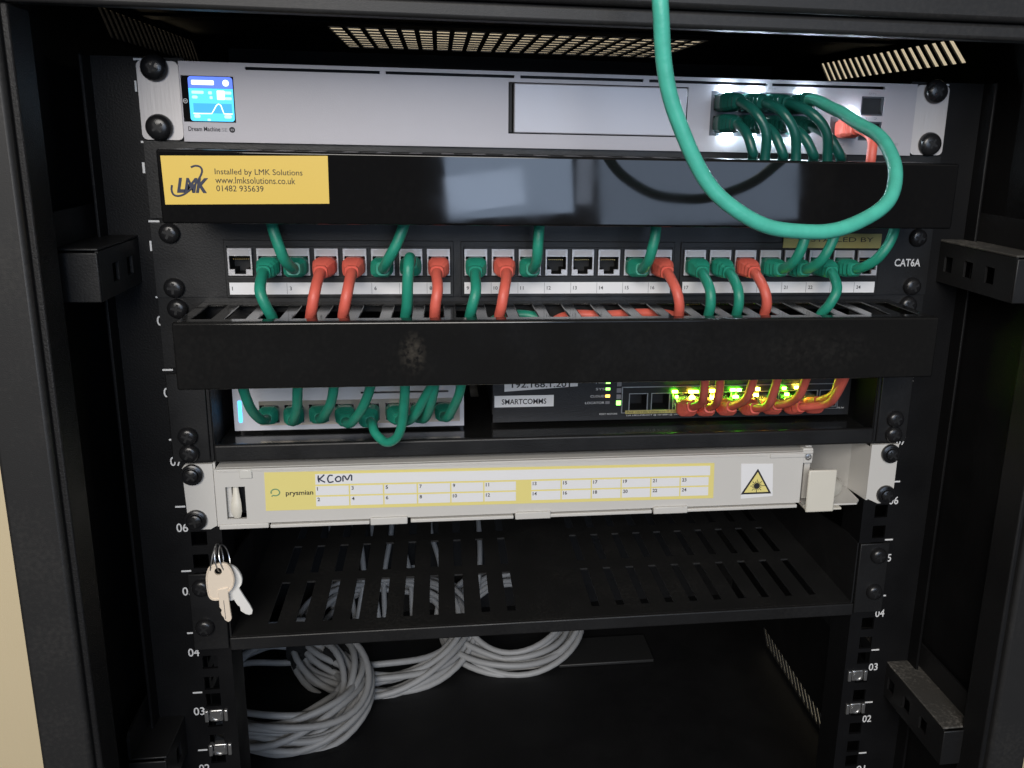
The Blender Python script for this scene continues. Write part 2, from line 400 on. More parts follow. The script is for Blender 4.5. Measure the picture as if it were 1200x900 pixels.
# ------------------------------------------------------------------ gateway (top unit)
gw = thing('network_gateway', (0, .12, 11 * U), 'silver rack network gateway with lit touch screen at the top of the rack', 'network gateway')
Z0, Z1, YG = .4898, .5330, -.0042
slots = [(-.1831, -.1093), (-.1060, -.0324), (-.0289, .0443), (.0479, .1210), (.1243, .1970)]
gh = [(a, b, .5293, .5310) for a, b in slots] + [(-.0358, .0722, .4980, .5272), (.0866, .1490, .4994, .5255), (.1635, .1815, .4995, .5125), (.1826, .1976, .5135, .5250), (.1826, .1976, .4985, .5100), (-.2178, -.1898, .5006, .5255)]
part('face_plate', MB().plate(-.2185, .2185, Z0, Z1, gh, YG, YG + .0022), SILVER, gw)
part('chassis', MB().box(-.2180, .2180, .0125, .28, Z0 + .0004, Z1 - .0004), SATIN, gw)
part('chassis_wall', MB().box(-.2180, .2180, YG + .0023, .0124, Z0 + .0004, Z0 + .0012), SATIN, gw)
part('chassis_wall', MB().box(-.2180, .2180, YG + .0023, .0124, Z1 - .0012, Z1 - .0004), SATIN, gw)
cv = part('drive_bay_cover', MB().box(-.0325, .0716, YG - .0004, YG + .006, .4986, .5266), SILVER2, gw, bevel=.0006)
part('latch_strip', MB().box(-.0354, -.0336, YG + .003, YG + .008, .4990, .5262), HOLE, gw)
for s_ in (-1, 1):
    a, b = sorted((s_ * .2192, s_ * .2413))
    ear = part('rack_ear', MB().prism(rounded(a, b, Z0 + .0006, Z1 - .0002, .003), -.0022, -.0002), EARM, gw)
    for z in (.5290, .4972): screw(DOME, s_ * .2316, z, -.0023, gw, .0052)
# touch screen
bz = part('screen_bezel', MB().prism(rounded(-.2176, -.1900, .5008, .5253, .0026), YG - .0006, YG + .003), GLOSS, gw, smooth=True)
scx0, scx1, scz0, scz1 = -.2139, -.1902, .5011, .5251; ys = YG - .0008
part('screen_body', MB().prism(rounded(scx0, scx1, scz0, .5188, .0016, 4, (0, 0, 1, 1)), ys, ys + .0001), SCR_C, bz)
part('screen_header', MB().prism(rounded(scx0, scx1, .5189, scz1, .0016, 4, (1, 1, 0, 0)), ys, ys + .0001), SCR_B, bz)
yw = ys - .00015
part('screen_graph_panel', MB().box(scx0 + .0020, scx1 - .0012, yw, yw + .0001, .5055, .5107), SCR_T, bz)
def bar(x0, x1, z0, z1, m=SCR_W, r=.0005): part('screen_text_bar', MB().prism(rounded(scx0 + x0, scx0 + x1, z0, z1, r, 3), yw - .0001, yw), m, bz)
bar(.0018, .0138, .5206, .5231); bar(.0184, .0218, .5201, .5236, SCR_W, .0016)
bar(.0016, .0080, .5158, .5174, SCR_P); bar(.0016, .0046, .5132, .5148, SCR_P, .0007); bar(.0104, .0124, .5156, .5173, SCR_P); bar(.0110, .0126, .5131, .5147, SCR_P)
bar(.0150, .0192, .5128, .5178); bar(.0192, .0228, .5158, .5174, SCR_P); bar(.0192, .0228, .5128, .5143, SCR_P)
bar(.0020, .0054, .5028, .5048, SCR_P, .0009); bar(.0182, .0222, .5028, .5048, SCR_P, .0009); bar(.0090, .0108, .5013, .5025, SCR_P)
gpts = [(scx0 + x, yw - .0002, z) for x, z in ((.0018, .5052), (.006, .5052), (.0116, .5053), (.0128, .5072), (.0144, .5098), (.0156, .5106), (.0168, .5098), (.0176, .5070), (.0182, .5053), (.0228, .5053))]
part('screen_graph_line', MB().sweep(gpts, lambda i: (.00028, .00028), 6), SCR_W, bz)
part('arrow_mark', MB().ring([(-.2160 + .0011 * math.cos(t / 16 * 6.2832), YG - .0008, .5118 + .0011 * math.sin(t / 16 * 6.2832)) for t in range(16)], .0002), WHITEINK, bz)
part('arrow_mark', MB().box(-.2166, -.2154, YG - .0009, YG - .0007, .5116, .5120), WHITEINK, bz)
text('Dream Machine', -.2158, -.1986, .4956, .4981, YG - .0002, INK, gw, bold=.012)
text('SE', -.1978, -.1948, .4956, .4976, YG - .0002, GREYINK, gw)
part('badge', MB().ring([(-.1922 + .0012 * math.cos(t / 16 * 6.2832), YG - .0001, .4967 + .0012 * math.sin(t / 16 * 6.2832)) for t in range(16)], .0004), INK, gw)
part('badge', MB().box(-.1925, -.1919, YG - .0003, YG - .0001, .4958, .4976), INK, gw)
# ports of the gateway
def port_insert(mb, x, z, w_, h_, y0, flip): pass
GX = [.0948, .1096, .1244, .1392]; GZ = (.5188, .5064)
ph = []
for x in GX:
    for z in GZ: ph.append((x - .0061, x + .0061, z - .0046, z + .0046))
pb = part('port_block', MB().plate(.0868, .1488, .4996, .5253, ph, YG + .0004, YG + .0018), DARKST, gw)
part('port_cavity', MB().box(.0868, .1488, YG + .012, YG + .0125, .4996, .5253), HOLE, pb)
part('port_divider', MB().plate(.0868, .1488, .4996, .5253, ph, YG + .0019, YG + .0119), HOLE, pb)
wp = part('wan_port', MB().plate(.1637, .1813, .4997, .5123, [(.1667, .1791, .5005, .5095)], YG + .0004, YG + .0014), DARKST, gw)
part('port_cavity', MB().plate(.1637, .1813, .4997, .5123, [(.1667, .1791, .5005, .5095)], YG + .0015, YG + .012), HOLE, wp)
for z0, z1 in ((.5137, .5248), (.4987, .5098)):
    sp = part('fibre_module_cage', MB().plate(.1828, .1974, z0, z1, [(.1836, .1966, z0 + .0008, z1 - .0008)], YG + .0004, YG + .012), DARKST, gw)
    part('cage_shutter', MB().box(.1836, .1966, YG + .003, YG + .0036, z0 + .0008, z1 - .0008), SATIN, sp)
for x, z, ww in ((.0955, .5262, .0020), (.1133, .5248, .0022), (.1452, .5242, .0030), (.0977, .5008, .0024), (.1139, .5010, .0012), (.1254, .5000, .0014), (.1424, .5004, .0022), (.1759, .5113, .0028)):
    part('port_light', MB().box(x - ww * 1.25, x + ww * 1.25, YG - .0024, YG + .0002, z - .0017, z + .0017), LEDW, gw, bevel=.0006)
for x, t in zip(GX, ('1|2', '3|4', '5|6', '7|8')):
    text(t, x - .0026, x + .0026, .5270, .5284, YG - .0002, GREYINK, gw)
text('SFP+', .1868, .1920, .5258, .5272, YG - .0002, GREYINK, gw); text('10G', .1650, .1740, .4952, .4966, YG - .0002, GREYINK, gw)
text('1  2', .1865, .1940, .5110, .5125, YG - .0002, GREYINK, gw)
inst('reset_hole', MB().lathe([(.0008, 0), (.0008, -.0002), (.0001, -.0002)], 14).mesh('reset_hole', m=HOLE), (.2033, YG - .0001, .4966), gw)
text('RESET', .2052, .2098, .4960, .4972, YG - .0002, GREYINK, gw)

# ------------------------------------------------------------------ two horizontal cable managers
def manager(zc, label, glossm, upper):
    zt, zb = zc + .0183, zc - .0183
    t = thing('cable_manager', (0, -.03, zb), label, 'cable manager')
    part('back_plate', MB().plate(-.2413, .2413, zc - .0216, zc + .0216, [(-.19, -.05, zc - .012, zc + .012), (.05, .19, zc - .012, zc + .012)], -.0016, -.0001), SATIN, t)
    if upper:
        part('base_wall', MB().box(-.2175, .2175, -.0008, -.0002, zb, zt), SATIN, t)
    hl = []
    for i in range(24):
        xc = -.2055 + i * .01787; hl.append((xc - .0052, xc + .0052, -.0505, -.0100))
    part('slotted_top', MB().plate(-.2165, .2165, -.0562, -.0017, hl, zt - .0016, zt - .0001, 'xy'), GLOSST if not upper else SATIN, t, bevel=.0006)
    part('slotted_bottom', MB().plate(-.2165, .2165, -.0562, -.0017, [(h[0] - .0022, h[1] + .0022, h[2], h[3]) for h in hl] + [(-.20, .21, -.052, -.012)], zb, zb + .0015, 'xy'), SATIN, t)
    part('cover', MB().box(-.2172, .2172, -.0622, -.0592, zb - .0002, zt + .0003), glossm, t, bevel=.0013, seg=3)
    part('cover_lip', MB().box(-.2172, .2172, -.0590, -.0565, zt - .0012, zt + .0002), glossm, t, bevel=.0004)
    part('cover_lip', MB().box(-.2172, .2172, -.0590, -.0565, zb, zb + .0012), glossm, t, bevel=.0004)
    for s_ in (-1, 1):
        a, b = sorted((s_ * .2150, s_ * .2166)); part('end_wall', MB().box(a, b, -.0563, -.0018, zb + .0016, zt - .0017), SATIN, t)
    return t
mu = manager(.4681, 'glossy black cable manager with yellow installer sticker, below the silver gateway', GLOSS, True)
ml = manager(.3790, 'scuffed black cable manager with slotted top below the patch panel', GLOSS2, False)
for s_ in (-1, 1): screw(PAN, s_ * .2305, .3935, -.0017, ml, .004)
# the sticker
st = part('sticker', MB().prism([(-.2150, .4835), (-.1332, .4848), (-.1334, .4605), (-.2146, .4592)], -.0625, -.06225), YELLOW, mu)
yk = -.0626
text('LMK', -.2085, -.1928, .4652, .4727, yk, INKB, st, bold=.05, shear=.28)
def swoosh(pts, w_): part('logo_arc', MB().sweep(catmull(pts, .0006), lambda i: (w_, .00008), 6, up=(0, -1, 0)), INKB, st)
swoosh([(-.2008, yk, .4780), (-.1985, yk, .4788), (-.1962, yk, .4782), (-.1955, yk, .4762), (-.1966, yk, .4735), (-.1990, yk, .4700), (-.2020, yk, .4668), (-.2055, yk, .4643), (-.2085, yk, .4636), (-.2104, yk, .4645), (-.2110, yk, .4668), (-.2106, yk, .4690)], .00055)
text('Installed by LMK Solutions', -.1894, -.1462, .4738, .4776, yk, INK, st)
text('www.lmksolutions.co.uk', -.1894, -.1500, .4702, .4735, yk, INK, st)
text('01482 935639', -.1892, -.1660, .4662, .4692, yk, INK, st)
_p = S(484, 414, -.062) - Vector((0, -.03, .3790 - .0183)); smudge(GLOSS2, _p, (.0085, .01, .0135), (.05, .045, .038))
_p = S(955, 410, -.062) - Vector((0, -.03, .3790 - .0183)); smudge(GLOSS2, _p, (.05, .01, .016), (.016, .0155, .015))
# ------------------------------------------------------------------ patch panel
pp = thing('patch_bay', (0, -.002, 9 * U), 'black 24 port patch panel with numbered white strips and CAT6A print', 'patch panel')
PX = [-.1998 + i * .01645 + .0071 for i in range(8)] + [-.0622 + i * .01645 + .0071 for i in range(8)] + [.0749 + i * .01645 + .0071 for i in range(8)]
PZ0, PZ1, PY = .4136, .4300, -.0040
plate_h = [(x - .0068, x + .0068, PZ0 + .0003, PZ1 - .0003) for x in PX]
part('panel', MB().plate(-.2413, .2413, .4006, .4438, plate_h, -.0030, -.0010), SATIN, pp)
for g in range(3):
    x0 = PX[g * 8] - .0090; x1 = PX[g * 8 + 7] + .0090
    part('port_frame', MB().plate(x0, x1, .4004, .4345, [(x0 + .0017, x1 - .0017, .4128, .4308)], -.0042, -.0031), SATIN, pp, bevel=.0003)
    ls = part('label_strip', MB().box(x0 + .0020, x1 - .0020, -.0047, -.0043, .4023, .4094), PAPER, pp)
    for k in range(8):
        xa = PX[g * 8 + k] - .0070
        if k: part('divider', MB().box(xa - .0002, xa, -.0049, -.0048, .4025, .4092), GREYINK, ls)
        t = str(g * 8 + k + 1)
        text(t, xa + .0014, xa + .0014 + .0017 * len(t), .4048, .4070, -.0049, INK, ls, 'port_number', keep=True, bold=.01)
# one jack: cast frame with a stepped opening, dark socket, eight contacts
jf = MB().plate(-.0068, .0068, -.0080, .0080, [(-.0060, .0060, -.0044, .0036), (-.0032, .0032, -.0072, -.0044)], -.0018, 0).mesh('jack', m=JACKM)
js = MB().plate(-.0066, .0066, -.0078, .0078, [(-.0060, .0060, -.0044, .0036), (-.0032, .0032, -.0072, -.0044)], .0001, .012)
js.box(-.0066, .0066, .0121, .0126, -.0078, .0078); jsm = js.mesh('socket', m=HOLE)
jc = MB()
for k in range(8): jc.box(-.0042 + k * .0012 - .0002, -.0042 + k * .0012 + .0002, .002, .010, .0010, .0014)
jcm = jc.mesh('contacts', m=BRASS)
jt = MB().prism(rounded(-.0054, .0054, .0044, .0074, .0005, 3), -.0022, -.0019).mesh('shutter_print', m=EARM)
for x in PX:
    j = inst('jack', jf, (x, PY, .4218), pp)
    for nm, me in (('socket', jsm), ('contacts', jcm), ('cap', jt)):
        c = bpy.data.objects.new(nm, me); COL.objects.link(c); c.parent = j
yt = part('tape_label', MB().box(.1395, .2055, -.0046, -.0043, .4312, .4405), DULLYEL, pp)
text('INSTALLED BY', .150, .200, .4352, .4382, -.0048, INK, yt)
text('CAT6A', .2172, .2352, .4192, .4243, -.0032, WHITEINK, pp, bold=.02)
for s_ in (-1, 1):
    for z in (.4381, .4062): screw(PAN, s_ * .2310, z, -.0031, pp, .004)

# ------------------------------------------------------------------ shelf in unit 8
ZS = .3045
sh = thing('rack_shelf', (0, .10, ZS), 'black steel shelf carrying the white and the black network switch', 'shelf')
hl = [(-.195 + i * .020, -.195 + i * .020 + .006, .100 + j * .06, .143 + j * .06) for i in range(20) for j in range(2)]
part('tray', MB().plate(-.2160, .2160, .0005, .24, hl, ZS - .0015, ZS, 'xy'), mat('shelf_black_gloss', (.013, .013, .013), .10, rvar=.12), sh)
part('front_lip', MB().box(-.2165, .2165, -.0035, .0003, .2966, .3078), SATIN, sh, bevel=.0014, seg=3)
for s_ in (-1, 1):
    a, b = sorted((s_ * .2190, s_ * .2413)); part('rack_ear', MB().box(a, b, -.0022, -.0002, .2972, .3535), SATIN, sh, bevel=.0006)
    a, b = sorted((s_ * .2172, s_ * .2188)); part('side_wall', MB().box(a, b, -.001, .10, .2972, .3535), SATIN, sh)
    for z in (.3140, .3030): screw(PAN, s_ * .2310, z, -.0023, sh, .004)

# ------------------------------------------------------------------ small white switch
YW = .0270
ws = thing('white_switch', (-.136, .07, ZS), 'small white eight port switch with blue light on the shelf', 'network switch')
WX = [S(px, 487, YW).x for px in (316, 345, 374, 404, 434, 463, 492, 521)]
wop = [(x - .0061, x + .0061, .3116, .3236) for x in WX]
part('face', MB().plate(-.2102, -.0620, .3066, .3385, wop + [(-.1294, -.1010, .3303, .3318), (-.0984, -.0722, .3303, .3318)], YW, YW + .0015), WHITEP, ws)
part('case', MB().box(-.2100, -.0622, YW + .015, .15, .3068, .3383), WHITEP, ws)
for k in range(2):
    x = -.185 + k * .10; part('foot', MB().box(x, x + .014, .045, .059, ZS + .0002, .3065), SATIN, ws)
part('port_row', MB().plate(-.1946, -.0645, .3085, .3272, wop, YW + .0016, YW + .014), HOLE, ws)
part('port_trim', MB().plate(-.1942, -.0648, .3100, .3265, [(x - .0063, x + .0063, .3114, .3238) for x in WX], YW - .0005, YW - .0001), mat('warm_metal_trim', (.42, .38, .33), .35, metal=.7), ws)
part('status_light', MB().prism(rounded(-.2072, -.2051, .3124, .3270, .0006, 3), YW - .0004, YW - .0001), LEDB, ws)
lg = [(-.2012 + x, YW - .0003, .3236 + z) for x, z in ((0, 0), (-.0001, -.0026), (.0007, -.0043), (.0025, -.0046), (.0037, -.0036), (.0042, -.0010), (.0043, .0002))]
part('logo', MB().sweep(catmull(lg, .0004), lambda i: (.0005, .0001), 6, up=(0, -1, 0)), INKB, ws)

# ------------------------------------------------------------------ black switch
YK = .0300
bs = thing('black_switch', (.085, .10, ZS), 'wide black switch labelled SMARTCOMMS with lit ports on the shelf', 'network switch')
KX = [S(px, 466, YK).x for px in (748, 774, 799, 822, 846, 872, 898, 922, 947, 970)]
kh = [(x - .0061, x + .0061, .3140, .3256) for x in KX]
def kx(px): return S(px, 466, YK).x
part('face', MB().plate(-.0424, .2130, .3072, .3475, kh, YK, YK + .0015), mat('switch_black_metal', (.016, .016, .0175), .34, bump=.2, bscale=1100), bs)
part('case', MB().box(-.0422, .2128, YK + .016, .20, .3074, .3473), SATIN, bs)
part('port_row', MB().plate(.0478, .2082, .3104, .3324, kh, YK + .0016, YK + .0150), HOLE, bs)
part('port_trim', MB().plate(.0462, KX[-1] + .0078, .3119, .3308, kh, YK - .0005, YK - .0001), ZINC, bs)
part('port_trim_mask', MB().plate(.0469, KX[-1] + .0071, .3124, .3303, [(x - .0068, x + .0068, .3133, .3262) for x in KX], YK - .0008, YK - .0006), SATIN, bs)
for k in range(2):
    x = -.02 + k * .17; part('foot', MB().box(x, x + .014, .045, .059, ZS + .0002, .3071), SATIN, bs)
lb = part('name_label', MB().box(-.0414, -.0010, YK - .0004, YK - .0001, .3180, .3261), PAPER, bs); text('SMARTCOMMS', -.0365, -.0061, .3200, .3238, YK - .0006, INK, lb, bold=.015)
lb = part('address_label', MB().prism([(-.0347, .3290), (.0153, .3320), (.0153, .3390), (-.0347, .3360)], YK - .0004, YK - .0001), PAPER, bs); text('192.168.1.201', -.0298, .0100, .3316, .3360, YK - .0006, INK, lb, bold=.015)
for i, (t, m, z) in enumerate((('PWR', LEDGS, .3343), ('SYS', LEDGS, .3296), ('CLOUD', LEDO, .3245), ('LOCATOR', GREYINK, .3198))):
    x = kx(712)
    text(t, x - .0030 - .0018 * len(t), x - .0022, z - .0008, z + .0008, YK - .0002, WHITEINK, bs)
    part('status_light', MB().box(x - .0015, x + .0015, YK - .0004, YK - .0001, z - .0009, z + .0009), m, bs)
for i in range(4):
    x = kx(725); z = .3329 - i * .0045
    part('level_light', MB().box(x - .0016, x + .0016, YK - .0004, YK - .0001, z - .0016, z + .0016), LEDGS if i == 3 else GREYINK, bs)
text('PoE MAX', kx(719), kx(730), .3353, .3366, YK - .0002, WHITEINK, bs); text('RESET RESTORE', kx(703), kx(724), .3110, .3121, YK - .0002, WHITEINK, bs)
yl = part('port_label', MB().box(kx(733), kx(800), YK - .0012, YK - .0009, .3116, .3140), DULLYEL, bs); text('PoE 10/100/1000Base-T Ports', kx(735), kx(797), .3121, .3135, YK - .0013, INK, yl)
text('Left LED:LINK/ACT @ 10/100M @ 1000M', kx(735), kx(800), .3094, .3107, YK - .0002, WHITEINK, bs)
text('PoE 802.3at', kx(976), kx(990), .3119, .3130, YK - .0002, WHITEINK, bs)
for px, py, w_, m in ((791, 459, .0019, LEDG), (810, 459, .0017, LEDA), (816, 459, .0016, LEDG), (835, 458, .0020, LEDA), (859, 457, .0019, LEDG), (866, 457, .0017, LEDG), (888, 456, .0014, LEDA), (919, 455, .0014, LEDG), (935, 454, .0024, LEDA), (793, 465, .0010, LEDG), (811, 466, .0020, LEDA), (835, 466, .0017, LEDA), (862, 465, .0020, LEDG), (886, 463, .0016, LEDA), (922, 462, .0015, LEDG)):
    p = S(px, py, YK - .0022)
    part('port_light', MB().box(p.x - w_, p.x + w_, p.y - .0006, p.y + .0006, p.z - .0009, p.z + .0009), m, bs, bevel=.0003)

# ------------------------------------------------------------------ fibre panel
YP = -.0060
fp = thing('fibre_tray', (0, .08, .252), 'light grey fibre patch panel with yellow number label and laser warning sign', 'fibre panel')
fh = [(-.2108, -.1990, .2596, .2812)]
part('front', MB().plate(-.2166, .1660, .2563, .2930, fh, YP, YP + .002), GREYF, fp)
part('tray_top', MB().box(-.2163, .1740, YP + .0021, .20, .2905, .2932), GREYF, fp, bevel=.0008)
part('tray_body', MB().box(-.2160, .1700, .010, .20, .2570, .2903), GREYF, fp)
part('top_step', MB().box(.1420, .1665, YP - .0012, YP - .0002, .2898, .2925), GREYF, fp, bevel=.0004)
part('front_groove', MB().box(-.2150, .1400, YP - .0006, YP - .0001, .2912, .2920), GREYF, fp)
for a, b in ((-.1850, -.1235), (-.0975, -.0310), (-.0080, .0620), (.0850, .1640)):
    part('bottom_lip', MB().box(a, b, YP - .0014, YP + .0035, .2530, .2553), GREYF, fp, bevel=.0005)
for a in (-.1230, -.0300, .0630):
    part('bottom_clip', MB().box(a, a + .0235, YP - .0018, YP + .004, .2524, .2574), GREYF, fp, bevel=.0006)
part('left_foot', MB().box(-.2160, -.1860, YP - .0006, YP + .004, .2528, .2562), GREYF, fp, bevel=.0006)
lt = part('latch', MB().sweep([(-.2055, YP + .004, .2805), (-.2052, YP + .003, .2760), (-.2050, YP + .001, .2700), (-.2049, YP, .2650), (-.2049, YP + .001, .2605)], lambda i: ((.0016, .001), (.0020, .0012), (.0031, .0015), (.0034, .0016), (.0022, .0012))[i], 12, up=(0, -1, 0)), BEIGEP, fp, smooth=True)
part('latch_post', MB().box(-.2107, -.2078, YP + .0030, YP + .012, .2597, .2811), GREYF, fp)
part('latch_recess', MB().box(-.2077, -.1990, YP + .0090, YP + .0095, .2597, .2811), SATIN, fp)
part('clear_clip', MB().box(-.2015, -.1940, YP - .0010, YP - .0001, .2868, .2925), mat('hazy_clear_plastic', (.62, .61, .57), .15), fp, bevel=.0008)
for s_ in (-1, 1):
    a, b = sorted((s_ * .2182 if s_ < 0 else .2165, s_ * .2364))
    part('rack_ear', MB().prism([(a, .2955), (b, .2955), (b, .2560 if s_ > 0 else .2517), (a + .011 if s_ > 0 else b, .2517), (a + .002, .2517) if s_ < 0 else (a + .009, .2517), (a, .2560)] if s_ > 0 else [(a + .002, .2955), (b, .2955), (b, .2540), (b - .004, .2517), (a + .004, .2517), (a + .001, .2560), (a, .2930)], -.0024, -.0002), GREYF, fp)
    for z in (.2890, .2586): screw(CUP, s_ * .2305, z, -.0025, fp, .0049)
part('ear_bracket', MB().box(-.2180, -.2168, -.002, .05, .2530, .2960), GREYF, fp)
# open cable trough at the right
part('trough_wall', MB().prism([(.2165, -.0020), (.2135, .020), (.2000, .070), (.1900, .115), (.1750, .122), (.1750, .124), (.1912, .117), (.2016, .071), (.2152, .021), (.2180, -.0020)], .2545, .2935, 'xy'), GREYF, fp)
part('trough_floor', MB().prism([(.1690, -.0060), (.2080, -.0060), (.2120, -.0010), (.2135, .020), (.2000, .070), (.1900, .115), (.1750, .120)], .2532, .2544, 'xy'), GREYF, fp)
part('trough_guide', MB().sweep(catmull([(.182, -.004, .2625), (.190, .002, .2620), (.198, .010, .2600), (.203, .022, .2575), (.203, .034, .2560)], .002), lambda i: (.0058, .0075 - .00012 * i), 16), BEIGEP, fp, smooth=True)
part('tray_wall', MB().box(.1700, .1745, .0005, .05, .2560, .2952), GREYF, fp, bevel=.0006)
part('screw_boss', MB().box(.1668, .1742, -.0030, .004, .2835, .2945), GREYF, fp, bevel=.0008)
inst('screw', MB().lathe([(.0024, 0), (.0023, -.0008), (.0012, -.0010), (.0009, -.0004), (.0001, -.0004)], 16).mesh('small_screw', smooth=True, m=ZINC), (.1705, -.0031, .2885), fp)
part('release_tab', MB().box(.1680, .1880, -.0130, -.0108, .2517, .2822), BEIGEP, fp, bevel=.0009, label='ivory release tab at the right end')
part('release_tab_foot', MB().box(.1690, .1950, -.0105, .004, .2518, .2534), BEIGEP, fp, bevel=.0005)
# the number label
YL = YP - .0003
nl = part('number_label', MB().prism([(-.1868, .2903), (.1035, .2873), (.1043, .2620), (-.1872, .2645)], YL, YL + .0002), YELLOW2, fp)
def NL(u, v):       # label coordinates 0..1 to the slightly skewed sheet
    x0 = -.1868 + (-.0004) * v; x1 = .1035 + .0008 * v
    x = x0 + (x1 - x0) * u; zt = .2903 - .0030 * u; zb = .2645 - .0025 * u
    return x, zt + (zb - zt) * v
def cell(u0, u1, v0, v1): part('label_cell', MB().prism([NL(u0, v0), NL(u1, v0), NL(u1, v1), NL(u0, v1)], YL - .0002, YL - .0001), PAPER, nl)
GA, GB = .106, .990; gapc = .546; cw = .0730
cell(GA, GB, .07, .34)
c0 = [.106 + i * cw for i in range(6)] + [.576 + i * .0690 for i in range(6)]
num = 1
for i, u in enumerate(c0):
    wd = cw if i < 6 else .0690
    for r_ in range(2):
        v0, v1 = ((.385, .625), (.665, .91))[r_]
        cell(u, u + wd - .003, v0, v1)
        n = str(i * 2 + r_ + 1); x, z = NL(u + .003, v0 + .02)
        text(n, x, x + .0019 * len(n), z - .0024, z, YL - .0003, INK, nl, 'label_number', bold=.02, keep=True)
def ink(pts, w_=.0005): part('handwriting', MB().sweep(catmull([(x, YL - .0003, z) for x, z in pts], .0006), lambda i: (w_, .0001), 6, up=(0, -1, 0)), INKB, nl)
def hw(px, py): p = S(px, py, YL); return (p.x, p.z)
ink([hw(373, 557), hw(373, 561), hw(374, 565)]); ink([hw(380, 556), hw(376, 560), hw(374, 561), hw(377, 563), hw(381, 565)])
ink([hw(390, 557), hw(386, 557), hw(384, 561), hw(386, 565), hw(391, 564)])
ink([hw(396, 558), hw(393, 561), hw(395, 564), hw(399, 563), hw(399, 559), hw(396, 558)])
ink([hw(402, 564), hw(402, 558), hw(404, 558), hw(407, 562), hw(410, 557), hw(412, 557), hw(412, 563)])
x, z = NL(.052, .42); text('prysmian', -.1745, -.1578, .2735, .2775, YL - .0002, INK, nl, bold=.012)
part('logo', MB().sweep(catmull([(-.1808 + .0026 * math.cos(t), YL - .0002, .2768 + .0022 * math.sin(t)) for t in [R(a) for a in range(200, -140, -20)]] + [(-.1832, YL - .0002, .2742)], .0006), lambda i: (.0004, .0001), 6, up=(0, -1, 0)), mat('green_print', (.15, .30, .16), .6), nl)
# laser warning
wsn = part('warning_sticker', MB().prism([(.1222, .2862), (.1446, .2855), (.1462, .2620), (.1238, .2608)], YL, YL + .0002), PAPER, fp)
cx, cz = .1342, .2718
tri = [(cx, cz + .0105), (cx - .0108, cz - .0078), (cx + .0108, cz - .0078)]
part('warning_border', MB().prism(tri, YL - .0002, YL - .0001), INK, wsn)
part('warning_field', MB().prism([(cx + (a - cx) * .80, cz - .0012 + (b - cz + .0012) * .80) for a, b in tri], YL - .0004, YL - .0003), YELLOW2, wsn)
sb = MB().prism([(cx + .0021 * math.cos(R(a)), cz - .0018 + .0021 * math.sin(R(a))) for a in range(0, 360, 24)], YL - .0006, YL - .0005)
part('burst_disc', sb, INK, wsn)
rb = MB()
for k in range(16):
    a = R(k * 22.5); d = Vector((math.cos(a), 0, math.sin(a))); p = Vector((-d.z, 0, d.x)) * .00022; c = Vector((cx, YL - .0005, cz - .0018)); l = .0046 if k % 2 == 0 else .0034
    if k == 0: l = .0062
    rb.quads([c - p, c + p, c + d * l + p, c + d * l - p])
part('burst_rays', rb, INK, wsn)

# ------------------------------------------------------------------ vented shelf in unit 5
ZV = .1740
vsf = thing('vented_shelf', (0, .15, ZV), 'black vented cantilever shelf, empty, above the grey cable coils', 'shelf')
hl = []
for y0, y1 in ((.0130, .0690), (.0820, .1270), (.1400, .1900), (.2030, .2600), (.2730, .3300)):
    for x in [-.1920 + i * .0180 for i in range(10)] + [.0300 + i * .0180 for i in range(10)]: hl.append((x - .0030, x + .0032, y0, y1))
part('tray', MB().plate(-.2160, .2160, -.0005, .36, hl, ZV - .0014, ZV, 'xy'), mat('shelf_black_matt', (.012, .012, .012), .45, bump=.25, bscale=1300, rvar=.1, dust=.05), vsf)
part('front_lip', MB().box(-.2163, .2163, -.0030, -.0008, .1648, ZV + .0002), SATIN, vsf, bevel=.0010, seg=3)
for s_ in (-1, 1):
    a, b = sorted((s_ * .2170, s_ * .2390)); part('rack_ear', MB().box(a, b, -.0022, -.0002, .1660, .2205), SATIN, vsf, bevel=.0006)
    a, b = sorted((s_ * .2155, s_ * .2169)); part('side_gusset', MB().prism([(0, .1660), (.33, .1660), (.33, .1760), (.02, .2205), (0, .2205)], a, b, 'yz'), SATIN, vsf)
    for z in (.2115, .1830): screw(PAN, s_ * .2308, z, -.0023, vsf, .004)

# ------------------------------------------------------------------ cage nuts
def cage_nut(x, z, label):
    t = thing('cage_nut', (x, 0, z), label, 'cage nut', 'empty cage nuts')
    part('nut', MB().plate(x - .0042, x + .0042, z - .0042, z + .0042, [(x - .0026, x + .0026, z - .0026, z + .0026)], -.0008, .004), ZINC, t, bevel=.0005)
    nb = MB(); prof = [(.0038, -.0012), (.0036, -.0018), (.0027, -.0018), (.0025, .003)]
    o = inst('thread', MB().lathe(prof, 18).mesh('thread', smooth=True, m=ZINC), (x, 0, z), t)
    for s_ in (-1, 1):
        a, b = sorted((x + s_ * .0050, x + s_ * .0074)); part('spring_clip', MB().box(a, b, -.0014, .003, z - .0043, z + .0040), ZINC, t, bevel=.0004)
cage_nut(-.2292, .1152, 'zinc cage nut in left rail beside number 03')
cage_nut(-.2285, .0886, 'zinc cage nut in left rail just above number 02')
cage_nut(.2270, .1128, 'zinc cage nut in right rail beside number 03')
cage_nut(.2284, .0846, 'zinc cage nut in right rail just above number 02')

